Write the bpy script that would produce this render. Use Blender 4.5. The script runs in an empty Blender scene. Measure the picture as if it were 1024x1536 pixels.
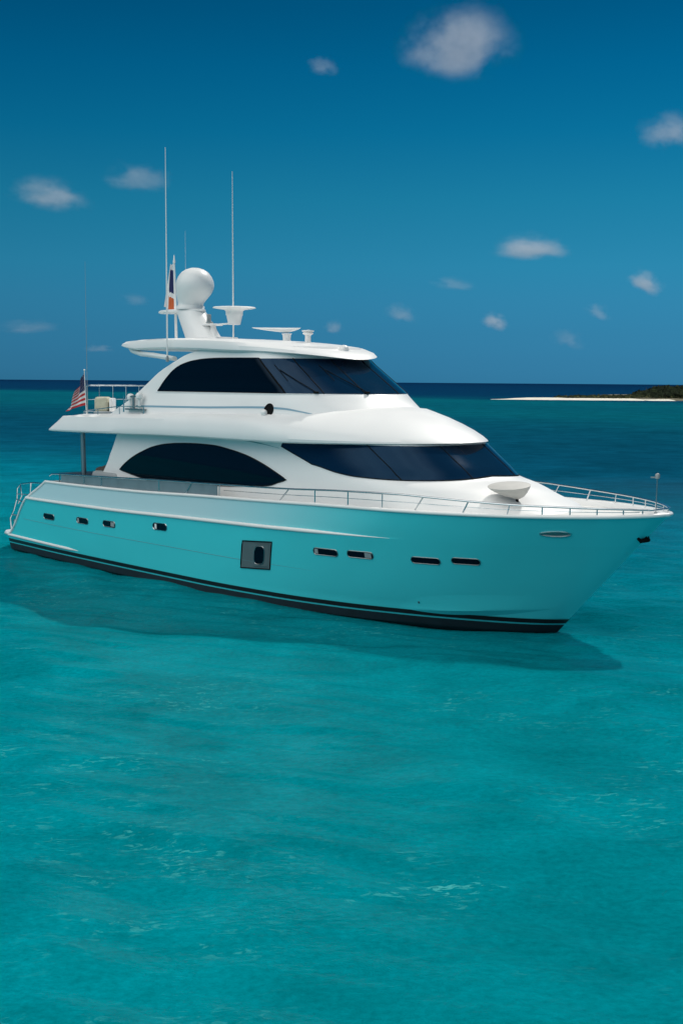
import bpy, math, random
import numpy as np
from mathutils import Matrix, Vector

S = bpy.context.scene
COL = S.collection
rad = math.radians

# ------------------------------------------------------------------ camera
CAM_POS = Vector((17.5442, -24.0905, 6.1144))
RIGHT = Vector((0.68902811, 0.72473461, 0)); FWD = Vector((-0.72473461, 0.68902811, 0))
PITCH = rad(6.182743); ROLL = rad(0.447614)
cam_d = bpy.data.cameras.new('camera'); cam = bpy.data.objects.new('camera', cam_d); COL.objects.link(cam)
cam_d.sensor_fit = 'VERTICAL'; cam_d.sensor_height = 36; cam_d.lens = 1800/1536*36
cam_d.clip_start = 0.1; cam_d.clip_end = 120000
f0 = FWD*math.cos(PITCH) + Vector((0, 0, -math.sin(PITCH)))
u0 = FWD*math.sin(PITCH) + Vector((0, 0, math.cos(PITCH)))
r1 = RIGHT*math.cos(ROLL) + u0*math.sin(ROLL)
u1 = u0*math.cos(ROLL) - RIGHT*math.sin(ROLL)
M = Matrix.Identity(4)
for i in range(3):
    M[i][0] = r1[i]; M[i][1] = u1[i]; M[i][2] = -f0[i]; M[i][3] = CAM_POS[i]
cam.matrix_world = M
S.camera = cam

# ------------------------------------------------------------------ light
TO_SUN = Vector((-0.12, 0.63, 0.74)).normalized()
ELEV = math.asin(TO_SUN.z); AZ = math.atan2(TO_SUN.x, TO_SUN.y)
sun_d = bpy.data.lights.new('sun', 'SUN'); sun_d.energy = 2.7; sun_d.angle = rad(0.8); sun_d.color = (1.0, 0.95, 0.88)
sun = bpy.data.objects.new('sun', sun_d); COL.objects.link(sun)
sun.rotation_euler = TO_SUN.to_track_quat('Z', 'Y').to_euler()

W = bpy.data.worlds.new('World'); S.world = W; W.use_nodes = True
nt = W.node_tree; N = nt.nodes; L = nt.links; N.clear()
sky = N.new('ShaderNodeTexSky'); sky.sky_type = 'NISHITA'; sky.sun_disc = False
sky.sun_elevation = ELEV; sky.sun_rotation = AZ; sky.altitude = 0; sky.air_density = 1.0; sky.dust_density = 0.3; sky.ozone_density = 3.0
bw = N.new('ShaderNodeRGBToBW'); L.new(sky.outputs[0], bw.inputs[0])
tc = N.new('ShaderNodeTexCoord'); sep = N.new('ShaderNodeSeparateXYZ'); L.new(tc.outputs['Generated'], sep.inputs[0])
# hue of the air: paler low down, deeper teal blue higher up
lo = N.new('ShaderNodeValToRGB'); L.new(sep.outputs['Z'], lo.inputs[0])
SKY_STOPS = [(0.0, (0.0431, 0.2448, 0.4493)), (0.018, (0.0409, 0.2408, 0.4384)), (0.04, (0.0395, 0.2549, 0.4587)), (0.067, (0.0391, 0.2919, 0.5176)), (0.094, (0.0332, 0.3291, 0.5717)), (0.146, (0.0183, 0.3378, 0.6041)), (0.197, (0.005, 0.3019, 0.6171)), (0.245, (0.0007, 0.2603, 0.5911)), (0.288, (0.0, 0.2163, 0.5216)), (0.5, (0.008, 0.2, 0.4)), (1.0, (0.03, 0.36, 0.6))]
ce = lo.color_ramp.elements
ce[0].position = SKY_STOPS[0][0]; ce[0].color = (*SKY_STOPS[0][1], 1); ce[1].position = SKY_STOPS[-1][0]; ce[1].color = (*SKY_STOPS[-1][1], 1)
for p_, c_ in SKY_STOPS[1:-1]:
    e = ce.new(p_); e.color = (*c_, 1)
m2 = N.new('ShaderNodeMix'); m2.data_type = 'RGBA'; m2.blend_type = 'MULTIPLY'; m2.inputs[0].default_value = 1
L.new(bw.outputs[0], m2.inputs[6]); L.new(lo.outputs[0], m2.inputs[7])
# added unseen bright sky behind the camera, neutral fill for the starboard sides
vy = N.new('ShaderNodeMath'); vy.operation = 'MULTIPLY_ADD'; L.new(sep.outputs['Y'], vy.inputs[0]); vy.inputs[1].default_value = -0.60; vz = N.new('ShaderNodeMath'); vz.operation = 'MULTIPLY'; vz.inputs[1].default_value = 0.80; L.new(sep.outputs['Z'], vz.inputs[0]); L.new(vz.outputs[0], vy.inputs[2])
vr = N.new('ShaderNodeMapRange'); vr.interpolation_type = 'SMOOTHSTEP'
vr.inputs[1].default_value = 0.60; vr.inputs[2].default_value = 0.97
L.new(vy.outputs[0], vr.inputs[0])
vn = N.new('ShaderNodeTexNoise'); vn.inputs['Scale'].default_value = 3; vn.inputs['Detail'].default_value = 5
L.new(tc.outputs['Generated'], vn.inputs['Vector'])
vm = N.new('ShaderNodeMath'); vm.operation = 'MULTIPLY'; L.new(vr.outputs[0], vm.inputs[0])
vn2 = N.new('ShaderNodeMapRange'); vn2.inputs[1].default_value = 0.35; vn2.inputs[2].default_value = 0.6; vn2.inputs[3].default_value = 0.6
L.new(vn.outputs[0], vn2.inputs[0]); L.new(vn2.outputs[0], vm.inputs[1])
sky_fill = N.new('ShaderNodeMix'); sky_fill.data_type = 'RGBA'
L.new(vm.outputs[0], sky_fill.inputs[0]); L.new(m2.outputs[2], sky_fill.inputs[6]); FILL = 23.0; sky_fill.inputs[7].default_value = (FILL, FILL, FILL*.97, 1)
bg = N.new('ShaderNodeBackground'); bg.inputs['Strength'].default_value = 0.10
out = N.new('ShaderNodeOutputWorld')
L.new(sky_fill.outputs[2], bg.inputs[0]); L.new(bg.outputs[0], out.inputs[0])

S.view_settings.view_transform = 'Standard'; S.view_settings.look = 'None'
S.view_settings.exposure = 0.0; S.view_settings.gamma = 1.0
S.render.engine = 'CYCLES'
S.cycles.volume_bounces = 2; S.cycles.volume_max_steps = 256; S.cycles.max_bounces = 8
S.cycles.use_denoising = True; S.cycles.sample_clamp_direct = 3.0
random.seed(4); rng = np.random.default_rng(7)

# ------------------------------------------------------------------ helpers
def sp(xs, ys):
    """monotone cubic curve through points"""
    xs = np.array(xs, float); ys = np.array(ys, float)
    h = np.diff(xs); d = np.diff(ys)/h; n = len(xs); m = np.zeros(n)
    for i in range(1, n-1):
        if d[i-1]*d[i] > 0:
            w1 = 2*h[i]+h[i-1]; w2 = h[i]+2*h[i-1]; m[i] = (w1+w2)/(w1/d[i-1]+w2/d[i])
    m[0] = d[0]; m[-1] = d[-1]
    def f(x):
        x = min(max(x, xs[0]), xs[-1]); i = min(max(int(np.searchsorted(xs, x))-1, 0), n-2)
        t = (x-xs[i])/h[i]; t2 = t*t; t3 = t2*t
        return (2*t3-3*t2+1)*ys[i]+(t3-2*t2+t)*h[i]*m[i]+(-2*t3+3*t2)*ys[i+1]+(t3-t2)*h[i]*m[i+1]
    return f
def sstep(a, b, x):
    t = min(max((x-a)/(b-a), 0), 1); return t*t*(3-2*t)
def lerp(a, b, t): return a+(b-a)*t

class MB:
    def __init__(s): s.v = []; s.f = []; s.mi = []
    def add(s, vs, fs, mi=0):
        o = len(s.v); s.v += [tuple(map(float, v)) for v in vs]
        s.f += [tuple(o+i for i in f) for f in fs]; s.mi += [mi]*len(fs)
    def grid(s, rows, closed=False, flip=False, mi=0):
        n = len(rows[0]); vs = [p for r in rows for p in r]; fs = []
        for i in range(len(rows)-1):
            for j in range(n if closed else n-1):
                k = (j+1) % n
                q = (i*n+j, i*n+k, (i+1)*n+k, (i+1)*n+j)
                fs.append(q[::-1] if flip else q)
        s.add(vs, fs, mi)
    def tube(s, path, r, seg=8, closed=False, caps=True, rz=None, mi=0):
        P = [Vector(p) for p in path]; n = len(P); rows = []
        rr = r if isinstance(r, (list, tuple)) else [r]*n
        prev = None
        for i in range(n):
            a = P[(i-1) % n] if (closed or i > 0) else P[i]; b = P[(i+1) % n] if (closed or i < n-1) else P[i]
            t = (b-a).normalized()
            ref = Vector((0, 0, 1)) if abs(t.z) < 0.95 else Vector((0, 1, 0))
            e1 = t.cross(ref).normalized()
            if prev is not None and e1.dot(prev) < 0: e1 = -e1
            prev = e1
            e2 = t.cross(e1)
            rows.append([P[i]+e1*(rr[i]*math.cos(2*math.pi*k/seg))+e2*((rz or 1)*rr[i]*math.sin(2*math.pi*k/seg)) for k in range(seg)])
        if closed: rows.append(rows[0])
        s.grid(rows, closed=True, mi=mi)
        if caps and not closed:
            for row, fl in ((rows[0], False), (rows[-1], True)):
                idx = list(range(seg)); s.add(row, [tuple(idx[::-1] if fl else idx)], mi)
    def box(s, c, d, rot=0, mi=0, bev=0.0):
        x, y, z = d[0]/2, d[1]/2, d[2]/2
        b = min(bev, x*.9, y*.9, z*.9)
        ca, sa = math.cos(rot), math.sin(rot)
        def T(p): return (c[0]+p[0]*ca-p[1]*sa, c[1]+p[0]*sa+p[1]*ca, c[2]+p[2])
        if b <= 0:
            vs = [T((sx*x, sy*y, sz*z)) for sz in (-1, 1) for sx, sy in ((-1, -1), (1, -1), (1, 1), (-1, 1))]
            s.add(vs, [(3, 2, 1, 0), (4, 5, 6, 7), (0, 1, 5, 4), (1, 2, 6, 5), (2, 3, 7, 6), (3, 0, 4, 7)], mi); return
        rows = []
        for zz, ins in ((-z, b), (-z+.3*b, .3*b), (-z+b, 0), (z-b, 0), (z-.3*b, .3*b), (z, b)):
            row = []
            for sx, sy, a0 in ((1, 1, 0), (-1, 1, 90), (-1, -1, 180), (1, -1, 270)):
                for k in range(4):
                    a = rad(a0+30*k); rr_ = b
                    row.append(T((sx*(x-b)+(rr_-ins)*math.cos(a), sy*(y-b)+(rr_-ins)*math.sin(a), zz)))
            rows.append(row)
        s.grid(rows, closed=True, mi=mi)
        n = len(rows[0]); s.add(rows[0], [tuple(range(n))[::-1]], mi); s.add(rows[-1], [tuple(range(n))], mi)
    def lathe(s, prof, c, seg=32, ax=None, mi=0, caps=True):
        """profile of (radius, height[, dx]) about a vertical axis at c"""
        rows = []
        for p in prof:
            dx = p[2] if len(p) > 2 else 0
            rows.append([(c[0]+dx+p[0]*math.cos(2*math.pi*k/seg), c[1]+p[0]*math.sin(2*math.pi*k/seg), c[2]+p[1]) for k in range(seg)])
        s.grid(rows, closed=True, mi=mi)
        if caps:
            s.add(rows[0], [tuple(range(seg))[::-1]], mi); s.add(rows[-1], [tuple(range(seg))], mi)
    def xf(s, fn): s.v = [tuple(fn(Vector(p))) for p in s.v]; return s

def obj(name, mb, mats, parent=None, sharp=35, label=None, kind=None, cat=None, group=None, smooth=True):
    me = bpy.data.meshes.new(name); me.from_pydata(mb.v, [], mb.f)
    if not isinstance(mats, (list, tuple)): mats = [mats]
    for m in mats: me.materials.append(m)
    me.polygons.foreach_set('material_index', mb.mi)
    import bmesh
    b = bmesh.new(); b.from_mesh(me); bmesh.ops.remove_doubles(b, verts=b.verts, dist=1e-4)
    bmesh.ops.dissolve_degenerate(b, dist=1e-5, edges=b.edges)
    bmesh.ops.recalc_face_normals(b, faces=b.faces); b.to_mesh(me); b.free()
    if smooth:
        me.polygons.foreach_set('use_smooth', [True]*len(me.polygons)); me.set_sharp_from_angle(angle=rad(sharp))
    o = bpy.data.objects.new(name, me); COL.objects.link(o)
    if parent: o.parent = parent
    for k, v in (('label', label), ('kind', kind), ('category', cat), ('group', group)):
        if v: o[k] = v
    return o
def mirror(mb):
    m = MB(); m.v = [(x, -y, z) for x, y, z in mb.v]; m.f = [f[::-1] for f in mb.f]; m.mi = list(mb.mi); return m

def mat(name, base, rough=0.4, metal=0.0, spec=0.5, coat=0.0, var=0.0, vscale=2.0, bump=0.0, bscale=20, alpha=1, trans=0, rvar=0.0):
    m = bpy.data.materials.new(name); m.use_nodes = True; t = m.node_tree; p = t.nodes['Principled BSDF']
    p.inputs['Base Color'].default_value = (*base, 1); p.inputs['Roughness'].default_value = rough; p.inputs['Metallic'].default_value = metal
    p.inputs['Specular IOR Level'].default_value = spec; p.inputs['Coat Weight'].default_value = coat; p.inputs['Coat Roughness'].default_value = 0.06
    p.inputs['Transmission Weight'].default_value = trans
    if var or bump or rvar:
        tcx = t.nodes.new('ShaderNodeTexCoord'); n = t.nodes.new('ShaderNodeTexNoise'); n.inputs['Scale'].default_value = vscale; n.inputs['Detail'].default_value = 6
        t.links.new(tcx.outputs['Object'], n.inputs['Vector'])
        if var:
            mr = t.nodes.new('ShaderNodeMapRange'); mr.inputs[1].default_value = .3; mr.inputs[2].default_value = .7; mr.inputs[3].default_value = 1-var; mr.inputs[4].default_value = 1+var
            t.links.new(n.outputs[0], mr.inputs[0])
            mx = t.nodes.new('ShaderNodeMix'); mx.data_type = 'RGBA'; mx.blend_type = 'MULTIPLY'; mx.inputs[0].default_value = 1
            mx.inputs[6].default_value = (*base, 1); t.links.new(mr.outputs[0], mx.inputs[7]); t.links.new(mx.outputs[2], p.inputs['Base Color'])
        if rvar:
            m3 = t.nodes.new('ShaderNodeMapRange'); m3.inputs[1].default_value = .3; m3.inputs[2].default_value = .7; m3.inputs[3].default_value = max(rough-rvar, .02); m3.inputs[4].default_value = rough+rvar
            t.links.new(n.outputs[0], m3.inputs[0]); t.links.new(m3.outputs[0], p.inputs['Roughness'])
        if bump:
            n2 = t.nodes.new('ShaderNodeTexNoise'); n2.inputs['Scale'].default_value = bscale; n2.inputs['Detail'].default_value = 4
            t.links.new(tcx.outputs['Object'], n2.inputs['Vector'])
            bp = t.nodes.new('ShaderNodeBump'); bp.inputs['Strength'].default_value = bump; bp.inputs['Distance'].default_value = .05
            t.links.new(n2.outputs[0], bp.inputs['Height']); t.links.new(bp.outputs[0], p.inputs['Normal'])
    return m

GEL = mat('white_gelcoat', (.83, .83, .82), .42, spec=.4, coat=.08, var=.02, vscale=.6, rvar=.08, bump=.02, bscale=.9)
GELD = mat('white_deck', (.74, .73, .70), .55, var=.05, vscale=3)
TRIM = mat('white_rub_rail', (.86, .85, .83), .3, coat=.2)
BOOT = mat('black_boot_stripe', (.006, .006, .008), .35)
ANTI = mat('navy_antifouling', (.004, .014, .022), .6, var=.25, vscale=2)
GLASS = mat('dark_tinted_glass', (.0008, .005, .010), .03, spec=.20, rvar=.015, vscale=.8)
WIND = mat('windscreen_glass', (.003, .018, .046), .05, spec=.22, rvar=.03, vscale=.8, bump=.08, bscale=.7)
WIND.node_tree.nodes['Principled BSDF'].inputs['Specular Tint'].default_value = (.25, .6, 1, 1)
GLASS.node_tree.nodes['Principled BSDF'].inputs['Specular Tint'].default_value = (.15, .5, 1, 1)
BLACK = mat('black_rubber', (.006, .007, .008), .8, spec=.1)
SEAM = mat('grey_seam', (.10, .30, .33), .7)
STEEL = mat('polished_steel', (.62, .66, .68), .18, metal=1.0, rvar=.08, vscale=6)
STEELD = mat('brushed_steel', (.35, .38, .39), .35, metal=1.0)
GREY = mat('grey_plastic', (.30, .33, .34), .45)
GREYD = mat('dark_grey_rim', (.05, .09, .10), .3)
CREAM = mat('cream_canvas', (.52, .50, .38), .85, var=.12, vscale=9, bump=.3, bscale=14)
BROWN = mat('brown_cushion_cover', (.055, .040, .032), .8, var=.2, vscale=4, bump=.2, bscale=8)
TEAK = mat('dark_teak', (.035, .03, .03), .45, var=.25, vscale=6)
BLUEC = mat('flag_blue', (.012, .02, .10), .8)
REDC = mat('flag_red', (.52, .03, .035), .8)
WHITEC = mat('flag_white', (.75, .74, .74), .85)
ORANGE = mat('flag_orange', (.55, .11, .03), .8)
STRIPE = mat('blue_grey_pinstripe', (.22, .38, .48), .4)
SMOKE = mat('smoked_panel', (.16, .22, .25), .25, var=.1, vscale=2)

# ------------------------------------------------------------------ hull form (yacht lies along +X, bow at +X, waterline z = 0)
zd_f = sp([-22.5, -19.56, -13.8, -10.4, -7.4, -5.3, -2, 0, 1.4, 2.4, 3.0], [2.60, 2.61, 2.69, 2.80, 2.88, 2.94, 3.0, 3.05, 3.09, 3.13, 3.17])
bd_f = sp([-23, -21, -19.56, -17, -13.8, -10.5, -7.4, -5.3, -3.4, -2.2, -.8, .2, 1.4, 2.2, 2.7, 2.9, 3.0], [2.80, 2.90, 2.96, 3.06, 3.14, 3.17, 3.16, 3.12, 3.02, 2.84, 2.54, 2.24, 1.64, 1.06, .55, .28, 0])
bw_f = sp([-22.2, -18, -14, -10.5, -7.6, -5.3, -3.44, -1.8, -.39, 0], [2.88, 3.08, 3.16, 3.18, 3.0, 2.6, 2.0, 1.28, .42, 0.0])
xt_f = sp([-.9, 0, .5, .62, 1.93, 2.61, 3.2], [-22.0, -22.2, -22.3, -22.1, -20.75, -19.56, -18.9])
def xs_f(z): return 0.945*z if z > 0 else 2.2*z
def hull(u, t):
    """starboard hull side point, u 0 stern .. 1 stem, t 0 waterline .. 1 cap rail"""
    xd = lerp(-19.56, 3.0, u); zd = zd_f(xd); z = t*zd
    x = lerp(xt_f(z), xs_f(z), u)
    D = bd_f(xd); Wl = bw_f(lerp(-22.2, 0, u))
    fade = 1-sstep(-6.5, -1.8, xd)
    D2 = D+.12*fade
    t2 = .75
    if t < 0:
        y = Wl*(1+t*1.3)
    else:
        e = 1.0+.25*sstep(.6, .95, u)
        if t <= t2:
            y = Wl+(D2-Wl)*((t/t2)**e if fade > .999 else lerp(t**e, (t/t2)**e, fade))
        else:
            y = D2-(.03*fade if t > t2+.002 else 0)-(.09*fade)*(t-t2)/(1-t2) if fade > .999 else lerp(Wl+(D-Wl)*t**e, D2-(.03 if t > t2+.002 else 0)-.09*(t-t2)/(1-t2), fade)
    return Vector((x, -y, z))
def hull_n(u, t, d=1e-3):
    a = hull(min(u+d, 1), t)-hull(max(u-d, 0), t); b = hull(u, t+d)-hull(u, t-d)
    n = a.cross(b); n.normalize()
    return n if n.y < 0 else -n
# GEOM_END

UU = [0.5-0.5*math.cos(math.pi*i/150) if False else i/150 for i in range(151)]
UU = sorted(set(list(np.linspace(0, .9, 120))+list(1-np.linspace(0, 1, 50)**1.6*.1)))
def hullstrip(ts, mats, name, parent, off=0.0, port=True, label=None):
    mb = MB()
    rows = [[hull(u, t)+hull_n(min(max(u, .002), .998), t)*off for u in UU] for t in ts]
    mb.grid(rows)
    if port: mb.grid([[(p.x, -p.y, p.z) for p in r] for r in rows], flip=True)
    return mb

# ------------------------------------------------------------------ superstructure bodies
class Body:
    """horizontal outlines stacked in z; each outline: aft edge, straight sides, superelliptic front"""
    K = ('xa', 'xf', 'B', 'a', 'n', 'ra', 'Ba')
    def __init__(s, levels, zfun=None):
        s.levels = levels; s.zfun = zfun
        zs = [l['z'] for l in levels]
        s.f = {k: sp(zs, [l[k] for l in levels]) for k in s.K}
    def par(s, z): return {k: s.f[k](z) for k in s.K}
    def q(s, q, z, off=0.0):
        """q<0 metres aft of the shoulder along the side; q>=0 polar angle round the front (pi/2 = centre)"""
        p = s.par(z); P = s._q(p, q, z)
        if off:
            d = .01; P1 = s._q(p, q+d, z); P0 = s._q(p, q-d, z)
            pz = s.par(z+d); Q1 = s._q(pz, q, z+d)
            n = (P1-P0).cross(Q1-P).normalized()
            c = Vector((-10, 0, z))
            if n.dot(P-Vector((min(P.x-1.5, -6), 0, z))) < 0: n = -n
            P = P+n*off
        return P
    def _q(s, p, q, z):
        xc = p['xf']-p['a']
        if q < 0: return Vector((xc+q, -s.side(p, xc+q), z))
        if q > math.pi: 
            v = s._q(p, math.pi-q, z); return Vector((v.x, -v.y, v.z))
        c, sn = math.cos(q), math.sin(q); n = p['n']
        k = (abs(c)**n+abs(sn)**n)**(1/n)
        return Vector((xc+p['a']*sn/k, -p['B']*c/k, z))
    def side(s, p, x):
        xc = p['xf']-p['a']; t = min(max((x-p['xa'])/(xc-p['xa']), 0), 1)
        return lerp(p['Ba'], p['B'], sstep(0, 1, t**.8))
    def xz(s, x, z, off=0.0):
        p = s.par(z); xc = p['xf']-p['a']
        if x <= xc: q = x-xc
        else:
            X = min((x-xc)/p['a'], .999); Y = (1-X**p['n'])**(1/p['n']); q = math.atan2(X, Y)
        return s.q(q, z, off)
    def outline(s, p, nz):
        pts = []; ra = min(p['ra'], p['Ba']*.95); na = 6
        for k in range(na): pts.append((p['xa'], -(p['Ba']-ra)*k/na))
        for k in range(9):
            a = rad(90*k/8); pts.append((p['xa']+ra*(1-math.cos(a)), -(p['Ba']-ra)-ra*math.sin(a)))
        x0 = p['xa']+ra; xc = p['xf']-p['a']
        for k in range(1, 40):
            x = lerp(x0, xc, k/40); y = s.side(p, x); pts.append((x, -lerp(p['Ba'], y, 1)))
        for k in range(0, 41):
            v = s._q(p, math.pi/2*k/40, 0); pts.append((v.x, v.y))
        return pts
    def mesh(s, cap_top=True, cap_bot=True, zcrown=0.0):
        mb = MB(); rows = []
        levels = s.levels
        if not s.zfun:
            zs = [l['z'] for l in levels]; zz = sorted({lerp(zs[i], zs[i+1], k/6) for i in range(len(zs)-1) for k in range(7)}); levels = [dict(s.par(z), z=z) for z in zz]
        for l in levels:
            o = s.outline(l, 0); zf = s.zfun or (lambda x, y, l: l['z'])
            row = [(x, y, zf(x, y, l)) for x, y in o]
            rows.append(row)
        mb.grid(rows); mb.grid([[(x, -y, z) for x, y, z in r] for r in rows], flip=True)
        for r, do, cr in ((rows[-1], cap_top, zcrown), (rows[0], cap_bot, 0)):
            if do:
                M_ = 9
                g = [[(x, y*(1-2*j/(M_-1)), z+cr*(1-(1-2*j/(M_-1))**2)*min(1, abs(y)/1.5)) for x, y, z in r] for j in range(M_)]
                mb.grid(g)
        return mb
def lv(z, xa, xf, B, a, n=2.0, ra=.3, Ba=None, **k):
    d = dict(z=z, xa=xa, xf=xf, B=B, a=a, n=n, ra=ra, Ba=B if Ba is None else Ba); d.update(k); return d

MAIN = Body([lv(2.2, -17.3, .75, 2.62, 5.0, 2.1, .1, 2.3), lv(2.75, -17.1, .60, 2.60, 5.0, 2.1, .1, 2.32), lv(3.05, -16.95, .22, 2.56, 4.9, 2.15, .1, 2.34),
             lv(3.25, -16.78, -.45, 2.53, 4.7, 2.25, .1, 2.35), lv(3.48, -16.6, -1.25, 2.51, 4.4, 2.5, .1, 2.35), lv(3.66, -16.5, -2.05, 2.49, 4.1, 2.7, .1, 2.35),
             lv(3.9, -16.35, -2.36, 2.46, 4.0, 2.7, .1, 2.34), lv(4.2, -16.2, -2.77, 2.42, 4.0, 2.7, .1, 2.32), lv(4.52, -16.05, -3.2, 2.38, 4.0, 2.7, .1, 2.3)])
def browz(x, y, l):
    z = l['z']
    w = 1-sstep(-20.2, -10.0, x); z = lerp(z, l['za'], w)
    xc = l['xf']-l['a']
    if x > xc: z = lerp(z, l['zf'], ((x-xc)/l['a'])**1.6)
    return z
BROW = Body([lv(4.44, -20.0, -3.25, 2.70, 5.0, 2.0, .75, 2.35, zf=4.53, za=4.34), lv(4.46, -20.35, -2.96, 2.90, 5.0, 2.0, .75, 2.55, zf=4.54, za=4.34),
             lv(4.50, -20.45, -2.88, 2.94, 5.0, 2.0, .75, 2.60, zf=4.56, za=4.36), lv(4.58, -20.4, -2.92, 2.96, 5.0, 2.0, .75, 2.62, zf=4.585, za=4.40),
             lv(4.72, -20.2, -3.06, 2.95, 5.0, 2.0, .75, 2.62, zf=4.66, za=4.50), lv(4.86, -19.92, -3.36, 2.92, 5.0, 2.0, .75, 2.58, zf=4.81, za=4.66),
             lv(4.98, -19.6, -3.78, 2.87, 5.0, 2.0, .75, 2.53, zf=4.99, za=4.87), lv(5.08, -19.25, -4.28, 2.79, 5.0, 2.0, .75, 2.46, zf=5.18, za=4.87),
             lv(5.14, -18.95, -4.75, 2.69, 5.0, 2.0, .9, 2.38, zf=5.33, za=4.92), lv(5.165, -18.75, -5.0, 2.60, 5.0, 2.0, .9, 2.30, zf=5.41, za=4.94),
             lv(5.17, -18.5, -5.5, 2.30, 4.5, 2.0, .8, 2.1, zf=5.45, za=4.945)], browz)
CABIN = Body([lv(4.9, -16.6, -4.95, 2.50, 3.6, 2.0, .15, 2.40), lv(5.16, -16.15, -5.18, 2.45, 3.2, 2.0, .15, 2.36), lv(5.3, -15.85, -5.38, 2.41, 2.9, 2.0, .15, 2.33),
              lv(5.55, -15.35, -5.78, 2.33, 2.3, 1.95, .15, 2.26), lv(5.8, -14.95, -6.10, 2.23, 2.0, 1.9, .15, 2.20), lv(6.1, -14.48, -6.57, 2.18, 1.93, 1.93, .15, 2.15),
              lv(6.34, -14.12, -6.95, 2.13, 1.88, 1.95, .15, 2.10), lv(6.72, -13.3, -7.55, 2.06, 1.8, 2.0, .2, 2.03), lv(6.92, -12.8, -7.75, 2.02, 1.8, 2.0, .25, 1.98), lv(7.05, -12.1, -7.85, 1.98, 1.8, 2.0, .3, 1.95), lv(7.12, -11.2, -7.9, 1.94, 1.8, 2.0, .3, 1.92)])
rt_f = sp([-17.8, -17.2, -16.3, -14.5, -12.0, -9.5, -8.2, -7.3, -6.7], [7.22, 7.34, 7.42, 7.44, 7.38, 7.24, 7.10, 6.96, 6.80])
def roofz(x, y, l):
    top = rt_f(x); th = .27*sstep(-17.7, -15.5, x)*(1-.55*sstep(-11, -7, x))+.06
    return top-th*(1-l['h'])
ROOF = Body([lv(0, -16.8, -7.45, 1.98, 3.0, 2.0, .9, 1.55, h=-.05), lv(.1, -17.15, -7.15, 2.10, 3.0, 2.0, .95, 1.70, h=.0), lv(.3, -17.25, -7.08, 2.15, 3.0, 2.0, .95, 1.75, h=.15),
             lv(.6, -17.22, -7.2, 2.15, 3.0, 2.0, .95, 1.74, h=.55), lv(.85, -17.1, -7.55, 2.10, 3.0, 2.0, .95, 1.68, h=.88), lv(1.0, -16.8, -8.2, 1.94, 3.0, 2.0, .9, 1.5, h=1.0)], roofz)

def band(body, qs, zb, zt, off, rows=8):
    """window sheet with thickness between two edge curves"""
    mb = MB()
    g = [[body.q(q, lerp(zb(q), zt(q), j/(rows-1)), off) for q in qs] for j in range(rows)]
    mb.grid(g); return mb
def side_band(body, xs, zb, zt, off, rows=8):
    mb = MB()
    g = [[body.xz(x, lerp(zb(x), zt(x), j/(rows-1)), off) for x in xs] for j in range(rows)]
    mb.grid(g); return mb
def edge_tube(pts, r): 
    m = MB(); m.tube(pts, r, 6, closed=True); return m

# ================================================================== THE YACHT
yacht = bpy.data.objects.new('motor_yacht', None); COL.objects.link(yacht); yacht.location = (0, 0, 0)
yacht['label'] = 'large white motor yacht with dark curved windows anchored on turquoise water'; yacht['category'] = 'yacht'

# ---- hull
HULLM = mat('hull_water_bounce_tint', (.055, .63, .69), .2, coat=.6, var=.015, vscale=.6, rvar=.06, bump=.02, bscale=.9)  # turquoise reflected from the water, put into the white hull's base colour
# white bulwark strake; water bounce painted into its colour, growing stronger towards the bow
BANDM = mat('strake_bounce_fade', (.8, .8, .79), .2, coat=.3, rvar=.06, vscale=.6)
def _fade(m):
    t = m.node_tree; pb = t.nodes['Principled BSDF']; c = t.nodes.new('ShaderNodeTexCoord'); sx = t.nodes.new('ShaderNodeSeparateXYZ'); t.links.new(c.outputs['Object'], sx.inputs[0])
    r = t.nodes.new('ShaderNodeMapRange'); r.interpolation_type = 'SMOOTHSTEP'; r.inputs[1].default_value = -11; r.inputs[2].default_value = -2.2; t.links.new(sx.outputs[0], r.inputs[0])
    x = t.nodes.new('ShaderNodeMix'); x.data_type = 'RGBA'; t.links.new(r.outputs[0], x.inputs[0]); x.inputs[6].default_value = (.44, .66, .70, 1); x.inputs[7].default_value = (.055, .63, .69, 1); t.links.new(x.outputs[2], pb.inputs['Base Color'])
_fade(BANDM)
hb = MB()
ts = [-.3, -.2, -.1, 0]+list(np.linspace(.02, .745, 34))+[.75, .7525]+list(np.linspace(.77, 1, 10))
rows = [[hull(u, t) for u in UU] for t in ts]
k_band = ts.index(.7525); k_cap = len(rows)-1
def cap_in(u, ins, dz):
    p = hull(u, 1); k = max(0, (abs(p.y)-ins)/max(abs(p.y), 1e-6)) if abs(p.y) > 1e-6 else 0
    x = p.x-ins*1.2*sstep(.955, 1, u)+ins*.4*(1-sstep(0, .02, u))
    return Vector((x, -min(abs(p.y)*max(k, .0)+0.0, abs(p.y)), p.z+dz))
dk = lambda u: lerp(.42, .13, sstep(.35, .8, u))
rows.append([cap_in(u, .05, .015) for u in UU]); rows.append([cap_in(u, .16, .015) for u in UU])
rows.append([cap_in(u, .18, -.02) for u in UU]); rows.append([cap_in(u, .20, -dk(u)) for u in UU])
for k0, k1, mi_ in ((0, k_band, 0), (k_band, k_cap, 1), (k_cap, len(rows)-1, 2)):
    sub = rows[k0:k1+1]
    hb.grid(sub, mi=mi_); hb.grid([[(p[0], -p[1], p[2]) for p in r] for r in sub], flip=True, mi=mi_)
tr = [r[0] for r in rows]
hb.grid([[(p[0], p[1]*(1-2*j/10), p[2]) for j in range(11)] for p in tr], mi=2)
hull_o = obj('hull', hb, [HULLM, BANDM, GEL], yacht, sharp=28)
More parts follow.
